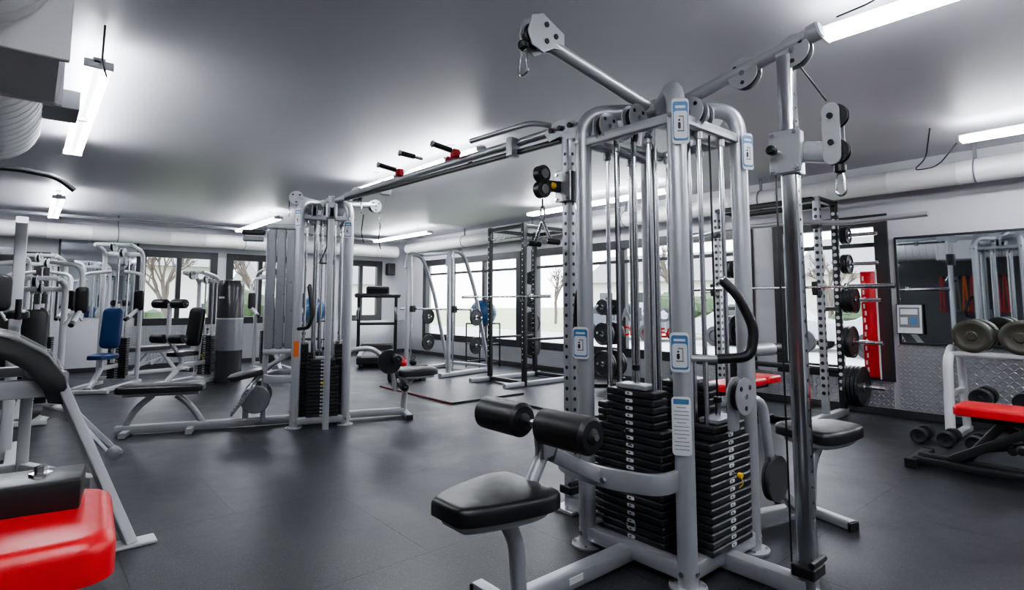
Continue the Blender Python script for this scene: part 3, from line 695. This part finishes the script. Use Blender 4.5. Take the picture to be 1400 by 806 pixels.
def kettle(loc,m,sc=1):
    b=B('kettlebell',loc); b.M=Matrix.Scale(sc,4); b.lathe((0,0,0),(0,0,1),[(.055,0),(.09,.03),(.105,.09),(.09,.15),(.05,.185),(.0001,.19)],m,24)
    b.tube([(-.05,0,.15),(-.065,0,.24),(.065,0,.24),(.05,0,.15)],.015,m,.05,10); b.done()
kettle((4.65,8.12,.246),REDP,.6); kettle((4.87,8.18,.246),IRON,.6)
def ballrack(loc,rz=0,m=BLUEB,r=.3):
    b=B('stability_ball_rack',loc,rz)
    for s in (-1,1):
        b.tube([(s*.25,-.22,0),(s*.25,-.22,.85)],.015,BLACKP,.02,8); b.tube([(s*.25,.22,0),(s*.25,.22,.85)],.015,BLACKP,.02,8); b.tube([(s*.25,-.22,.85),(s*.25,.22,.85)],.015,BLACKP,.02,8)
    for z in (.1,.45,.85):
        b.tube([(-.25,-.22,z),(.25,-.22,z)],.015,BLACKP,.02,8); b.tube([(-.25,.22,z),(.25,.22,z)],.015,BLACKP,.02,8)
    b.done()
    c=B('stability_ball',(loc[0],loc[1],.865+r*.72)); pr=[(max(.0001,r*math.sin(R(a))),-r*math.cos(R(a))) for a in range(0,181,9)]
    c.lathe((0,0,0),(0,0,1),pr,m,36)
    for a in (50,70,90,110,130): c.torus((0,0,-r*math.cos(R(a))),(0,0,1),r*math.sin(R(a)),.003,m,36,5)
    c.done()
ballrack((6.95,9.0,0),0,BLUEB,.27); ballrack((4.85,12.55,0),0,BLUEB,.3)
b=B('wall_speaker',(6.95,12.85,2.1)); b.box((0,0,0),(.2,.18,.3),BLACKP,.02); b.lathe((0,-.09,-.05),(0,-1,0),[(.07,0),(.065,.006),(.03,-.01+.012)],FOAM,20); b.rt([(0,.08,0),(0,.15,.0)],.04,.04,BLACKP); b.done()
# ------------------------------------------------------------------ selectorised machines
def machine(name,loc,rz,fr,pd,H0=2.1,W=.7,shroud=False,arms=True,rolls=False,hh=None):
    b=B(name,loc,rz)
    for s in (-1,1):
        b.tube([(.35,s*W*.34,0),(.35,s*W*.34,H0-.08),(.0,s*W*.30,H0)],.032,fr,.14,14)
        b.rt([(.45,s*W*.34,.035),(-.6,s*W*.28,.035)],.07,.06,fr)
    b.rt([(.35,-W*.34,H0-.12),(.35,W*.34,H0-.12)],.06,.06,fr); b.rt([(-.6,-W*.4,.03),(-.6,W*.4,.03)],.07,.05,fr); b.rt([(.35,-W*.34,.1),(.35,W*.34,.1)],.06,.06,fr)
    b.rt([(0,-W*.30,H0),(0,W*.30,H0)],.06,.05,fr); pulley(b,(0,0,H0-.04),(0,1,0),.06,True,fr); pulley(b,(.3,0,H0-.1),(0,1,0),.06,True,fr)
    stack(b,(.35,0),180,.26,.11,17,0,8,H0-.12)
    if shroud:
        y=-W*.55-.1
        b.lathe((.35,y,0),(0,0,1),[(.19,0),(.2,.02),(.2,H0*.88),(.17,H0*.93),(.0001,H0*.94)],SHROUD,32)
        b.lathe((.35,y,1.0),(0,0,1),[(.2015,0),(.2015,.02)],LABEL,32)
        b.lathe((.35,y,.5),(0,0,1),[(.203,0),(.203,.5)],PANEL,32); b.box((.35-.2,y,1.35),(.01,.10,.03),LABEL,.002)
        b.rt([(.35,y,.04),(.35,0,.04)],.08,.06,fr)
    b.rt([(.3,0,.3),(-.15,0,.3),(-.15,0,.42)],.06,.06,fr); b.rt([(-.15,0,.3),(-.45,0,.04)],.06,.06,fr)
    b.pad(taper_pad(.40,.26,.38),.07,pd,T(-.15,0,.44),.025,.01)
    b.pad(rrect(.62,.27,.08),.07,pd,T(.12,0,.88)@RY(-82),.025,.01); b.rt([(.17,0,.35),(.24,0,1.25)],.05,.05,fr)
    if arms:
        for s in (-1,1):
            b.tube([(.2,s*.1,1.75),(.05,s*.42,1.70),(-.1,s*.46,1.2),(-.38,s*.42,1.05)],.026,fr,.12,12)
            b.cyl((-.25,s*.43,1.1),(-.44,s*.41,1.02),.028,FOAM,12,.004); b.tube([(-.1,s*.46,1.25),(-.12,s*.3,1.0)],.02,fr,.02,10)
            b.pad(rrect(.3,.13,.04),.06,BLACKV,T(-.13,s*.46,1.3)@RY(-90),.02,.005)
    if rolls:
        for z in (.72,1.25):
            b.cyl((-.42,-.3,z),(-.42,.3,z),.014,CHROME,10); roller(b,(-.42,-.3,z),(-.42,-.05,z),.07); roller(b,(-.42,.05,z),(-.42,.3,z),.07)
        b.rt([(-.15,0,.4),(-.42,0,.72),(-.42,0,1.25)],.05,.05,fr)
    return b.done()
machine('chest_press_machine',(.95,10.45,0),60,WHITE,BLUEV,2.15,.8)
machine('leg_extension_machine',(2.0,10.2,0),35,WHITE,BLACKV,1.75,.6,True,False,True)
machine('shoulder_press_machine',(.05,8.4,0),80,WHITE,BLACKV,1.55,.7)
machine('lat_pulldown_machine',(.1,11.4,0),70,WHITE,BLACKV,2.0,.7)
machine('chest_press_machine',(3.6,11.2,0),90,SILVER,BLACKV,1.9,.7)
bench('weight_bench',(1.75,11.9,0),15,BLACKV,WHITE,1.2,.43,.28)
b=B('pull_up_tower',(-.35,6.1,0))
for s in (-1,1):
    b.rt([(-.02+s*.3,.2,0),(-.02+s*.3,.2,1.75),(-.02+s*.3,-.02,1.95)],.08,.08,WHITE,.12)
    b.rt([(s*.32,.5,.04),(s*.32,-.5,.04)],.08,.07,WHITE)
b.rt([(-.32,.2,1.0),(.28,.2,1.0)],.06,.06,WHITE); b.rt([(-.32,.2,1.7),(.28,.2,1.7)],.06,.06,WHITE)
b.tube([(-.32,-.02,1.93),(-.15,-.1,2.28),(.15,-.1,2.36),(.48,-.1,2.32),(.6,-.1,2.22)],.022,BLACKP,.25,12)
b.tube([(-.32,-.02,1.93),(-.55,-.1,2.2),(-.8,-.1,2.25)],.022,BLACKP,.15,12)
b.pad(rrect(.5,.3,.06),.07,BLACKV,T(0,.12,1.35)@RX(85),.02,.01)
for s in (-1,1): b.pad(rrect(.14,.42,.04),.06,BLACKV,T(s*.3,-.15,1.15),.02,.006); b.rt([(s*.3,.2,1.12),(s*.3,-.35,1.12)],.05,.05,WHITE); b.cyl((s*.3,-.36,1.15),(s*.3,-.36,1.3),.02,FOAM,12)
b.done()
# ------------------------------------------------------------------ preacher curl bench
b=B('preacher_curl_bench',(-.25,4.25,0))
for s in (1,-1):
    b.rt([(s*.40,-.10,.86),(s*.74,-.58,.0)],.10,.05,WHITE,up=(1,0,0)); b.box((s*.75,-.58,.008),(.20,.12,.016),WHITE,.004)
    b.rt([(s*.28,.38,.0),(s*.28,.30,.9)],.07,.06,WHITE,up=(1,0,0)); b.box((s*.28,.38,.008),(.13,.12,.016),WHITE,.004)
    b.rt([(s*.28,.36,.28),(s*.59,-.36,.30)],.06,.06,WHITE)
    b.rt([(s*.28,.32,.88),(s*.42,-.12,.84)],.07,.09,WHITE)
b.rt([(-.42,-.08,.80),(.42,-.08,.80)],.08,.10,WHITE); b.rt([(-.28,.32,.86),(.28,.32,.86)],.06,.06,WHITE); b.rt([(-.28,.37,.28),(.28,.37,.28)],.06,.06,WHITE)
b.rt([(0,.35,.28),(0,.62,.2),(0,.85,.45)],.06,.06,WHITE); b.pad(rrect(.32,.34,.06),.07,BLACKV,T(0,.88,.46),.025,.01); b.rt([(-.28,.95,.03),(.28,.95,.03)],.06,.05,WHITE); b.rt([(0,.62,.2),(0,.95,.03)],.06,.05,WHITE)
# arm pad: rounded hood profile in local x-z, slopes down toward +x end, swept along y
hood=[(-.50,.10),(-.42,.20),(-.20,.235),(.05,.21),(.26,.14),(.42,.03),(.50,-.09),(.525,-.20),(.50,-.24),(.45,-.23),(.42,-.15),(.34,-.04),(.20,.06),(.02,.115),(-.2,.13),(-.42,.10)]
def hoodmesh(mt,sc,ys,dz=0,wr=0,sm=True,op=False):
    rn=random.Random(4); vs=[];fs=[]; P=hood[:9] if op else hood; k=len(P)
    for y,f in ys:
        for x,z in P:
            w=rn.uniform(-wr,wr); vs.append((-.06+x*sc*f,y,.95+z*sc*(.5+.5*f)+dz+w))
    for i in range(len(ys)-1):
        for j in range(k-(1 if op else 0)):
            j2=(j+1)%k; fs.append([i*k+j,i*k+j2,(i+1)*k+j2,(i+1)*k+j])
    if not op: fs.append(list(range(k))); fs.append([(len(ys)-1)*k+j for j in range(k)])
    b.raw(vs,fs,mt,sm)
hoodmesh(BLACKV,1,[(-.20,.95),(-.19,.985),(-.165,1),(.215,1),(.24,.985),(.25,.95)])
hoodmesh(PLASTIC,1.035,[(-.22+.05*i,1) for i in range(11)],.004,.007,True,True)
b.cyl((.50,-.10,.62),(.66,-.30,.44),.03,CHROME,16,.004); b.lathe((.655,-.295,.445),(.16,-.20,-.18),[(.034,0),(.038,.01),(.038,.05),(.025,.06)],PGREY,16)
b.rt([(.36,0,.66),(.50,-.10,.62)],.05,.05,WHITE)
b.done()
b=B('back_extension_bench',(-.20,1.64,0),-4)
b.pad(rrect(.76,.42,.06,7),.095,REDV,T(0,0,.72),.03,.006)
b.box((0,0,.70),(.6,.3,.04),WHITE,.004)
b.box((.05,.09,.852),(.54,.14,.07),BLACKV,.008,RZ(-3),2)
b.lathe((.24,.08,.887),(0,0,1),[(.022,0),(.022,.006),(.012,.006),(.012,.02),(.0001,.024)],CHROME,6,False)
b.rt([(.15,0,.69),(.22,-.0,.05)],.08,.06,WHITE,up=(0,1,0)); b.rt([(-.25,0,.69),(-.35,0,.05)],.08,.06,WHITE,up=(0,1,0)); b.rt([(-.6,0,.035),(.45,0,.035)],.08,.07,WHITE)
for x in (-.6,.45): b.rt([(x,-.3,.03),(x,.3,.03)],.07,.06,WHITE)
b.done()
b=B('resistance_band_rack',(-2.96,3.2,1.9)); b.box((0,0,0),(.05,1.4,.08),BLACKP,.005)
for i,m in enumerate((REDP,REDP,BLACKP,LBLUE,REDP,ORANGE,PGREY,BLUEV,REDP)):
    y=-.62+i*.155; b.cyl((.02,y,0),(.12,y,.02),.008,CHROME,8); b.tube([(.09,y-.015,.02),(.09,y-.05,-.85),(.09,y+.05,-.85),(.09,y+.015,.02)],.018,m,.04,8)
b.done()
e=bpy.data.objects.new('window_lettering',None); bpy.context.scene.collection.objects.link(e); e.location=(7.46,5,.9)
def text(s,y,z,size,m):
    c=bpy.data.curves.new('lettering','FONT'); c.body=s; c.size=size; c.extrude=.002; c.offset=.006
    o=bpy.data.objects.new('line_text',c); bpy.context.scene.collection.objects.link(o); c.materials.append(m); o.parent=e
    o.location=(0,y-5,z-.9); o.rotation_euler=(R(90),0,R(-90))
text('TRANSFORM',6.3,.98,.30,PGREY); text('MUSCLE & HEALTH',6.3,.74,.20,REDP)
b=B('hanging_power_cord'); 
b.tube([(.25,3.9,2.87),(.25,3.95,2.66),(.29,4.05,2.6),(.27,4.12,2.7)],.006,CABLE,.05,6); b.done()
b=B('hanging_power_cord'); b.tube([(2.95,.55,2.88),(2.8,.75,2.62),(2.70,.90,2.56)],.004,CABLE,.1,6); b.done()
b=B('hanging_power_cord'); b.tube([(6.25,1.35,2.88),(6.27,1.4,2.6),(6.22,1.5,2.5),(6.2,1.3,2.5),(6.25,1.16,2.7)],.006,CABLE,.08,6)
b.done()
# ------------------------------------------------------------------ exterior
ASPH=mat('outdoor_pavement',(.42,.42,.43),.8,0,cvar=.15,nscale=.6); GRASS=mat('outdoor_grass',(.27,.31,.18),.9,0,cvar=.3,nscale=.5)
SIDING=mat('house_siding',(.5,.5,.49),.7,0,cvar=.05); ROOF=mat('house_roof',(.2,.2,.21),.8,0,cvar=.2); BARK=mat('tree_bark',(.11,.09,.08),.9,0,cvar=.3); CARW=mat('car_paint',(.45,.47,.5),.25,.3); CARD=mat('car_paint_dark',(.10,.11,.13),.25,.3); GLASSD=mat('dark_glass',(.03,.033,.036),.08)
HEDGE=mat('evergreen_foliage',(.05,.08,.04),.9,0,cvar=.4,nscale=6)
b=B('ground',(0,0,-.25)); b.box((40,30,-.05),(160,160,.1),GRASS,0); b.done()
b=B('street',(0,0,-.2)); b.box((15,10,0),(9,60,.04),ASPH,0); b.done()
def house(loc,rz):
    b=B('house',loc,rz); b.box((0,0,1.5),(8,12,3.2),SIDING,.02)
    b.sweep([(0,-6.4,0),(0,6.4,0)],[(-4.6,3.0),(0,5.4),(4.6,3.0)],ROOF,smooth=False)
    for y in (-4,-1.2,1.6,4.3): b.box((-4.02,y,1.6),(.08,1.2,1.2),GLASSD,.01); b.box((-4.01,y,1.6),(.06,1.4,1.4),LABEL,.01)
    b.box((-4.02,.2,1.0),(.08,.9,2.0),BLACKP,.01); return b.done()
hs=house((38,8,-.2),0); clone(hs,(40,26,-.2),10); clone(hs,(38,-8,-.2),-5); clone(hs,(1,32,-.2),-90); clone(hs,(20,50,-.2),-90)
def tree(loc):
    b=B('bare_tree',loc); rnd=random.Random(3)
    def br(p,d,L,r,lv):
        q=p+d*L; b.sweep([p,(p+q)/2+Vector((rnd.uniform(-.05,.05)*L,rnd.uniform(-.05,.05)*L,0)),q],[(r*math.cos(a),r*math.sin(a)) for a in (0,1.57,3.14,4.71)],BARK,cap=False)
        if lv==0: return
        for i in range(3 if lv>1 else 4):
            nd=(d+Vector((rnd.uniform(-.7,.7),rnd.uniform(-.7,.7),rnd.uniform(-.1,.5)))).normalized(); br(q-d*L*.1*i,nd,L*rnd.uniform(.6,.8),r*.6,lv-1)
    br(Vector((0,0,0)),Vector((0,0,1)),1.5,.12,5); return b.done()
tr=tree((27,12,-.2))
for i,(x,y,s) in enumerate(((24,3.5,.9),(26,17,1.1),(7,24,1.0),(3.5,22,.9),(27,27,1),(10,25,1.1),(22,8,.8))): clone(tr,(x,y,-.2),i*47,s)
def hedge(loc,r):
    b=B('evergreen_shrub',loc); rn=random.Random(int(loc[0]*7+loc[1]))
    for i in range(14):
        c=(rn.uniform(-r,r),rn.uniform(-r,r),r*.5+rn.uniform(0,r*.8)); rr=r*rn.uniform(.35,.6)
        b.lathe((c[0],c[1],max(rr*.9,c[2])-rr),(0,0,1),[(.001,0),(rr*.7,rr*.3),(rr,rr),(rr*.7,rr*1.7),(.001,rr*2)],HEDGE,9)
    b.done()
for l,r in (((6,21,-.2),1.1),((21,6.5,-.2),1.0),((2,19,-.2),.9),((21.5,13,-.2),1.1)): hedge(l,r)
def car(loc,rz,m):
    b=B('car',loc,rz)
    side=[(-2.2,.35),(-2.15,.85),(-1.2,.98),(-.6,1.42),(.9,1.45),(1.7,1.0),(2.2,.9),(2.25,.35)]
    b.prism(side,1.7,m,T(0,.85,0)@RX(90),.04)
    b.prism([(-1.05,.98),(-.55,1.36),(.85,1.38),(1.45,1.0)],1.74,GLASSD,T(0,.87,0)@RX(90),.01)
    for x in (-1.4,1.4):
        for s in (-1,1): b.lathe((x,s*.72,.33),(0,s,0),[(.2,0),(.33,.01),(.33,.2),(.2,.21),(.18,.17),(.0001,.18)],FOAM,20)
    return b.done()
c1=car((17,3.6,-.18),85,CARW); c2=car((18.2,14,-.18),90,CARD); clone(c1,(18.2,8.5,-.18),90)

# ------------------------------------------------------------------ world, lights, camera
w=bpy.data.worlds.new('sky'); bpy.context.scene.world=w; w.use_nodes=True
nt=w.node_tree; bg=nt.nodes['Background']
tc=nt.nodes.new('ShaderNodeTexCoord'); sp=nt.nodes.new('ShaderNodeSeparateXYZ'); cr=nt.nodes.new('ShaderNodeValToRGB')
nt.links.new(tc.outputs['Generated'],sp.inputs[0]); nt.links.new(sp.outputs[2],cr.inputs[0]); nt.links.new(cr.outputs[0],bg.inputs[0])
cr.color_ramp.elements[0].color=(.95,.96,1,1); cr.color_ramp.elements[1].color=(.8,.88,1,1)
bg.inputs[1].default_value=5.0
def portal(loc,rot,sx,sy):
    l=bpy.data.lights.new('window_portal','AREA'); l.shape='RECTANGLE'; l.size=sx; l.size_y=sy; l.cycles.is_portal=True
    o=bpy.data.objects.new('window_portal',l); bpy.context.scene.collection.objects.link(o); o.location=loc; o.rotation_euler=rot
for a0,a1,z0,z1 in WR: portal((7.72,(a0+a1)/2,(z0+z1)/2),(R(90),0,R(90)),a1-a0,z1-z0)
for a0,a1,z0,z1 in WB: portal(((a0+a1)/2,13.22,(z0+z1)/2),(R(-90),0,0),a1-a0,z1-z0)
cam=bpy.data.cameras.new('camera'); co=bpy.data.objects.new('camera',cam); bpy.context.scene.collection.objects.link(co)
co.location=(0,0,1.28); co.rotation_euler=(R(95),0,R(-40.6))
cam.sensor_width=36; cam.lens=36*770/1400; cam.shift_y=-58/1400; cam.clip_start=.05; cam.clip_end=300
bpy.context.scene.camera=co
vs=bpy.context.scene.view_settings; vs.view_transform='AgX'; vs.look='AgX - Medium High Contrast'; vs.exposure=.5
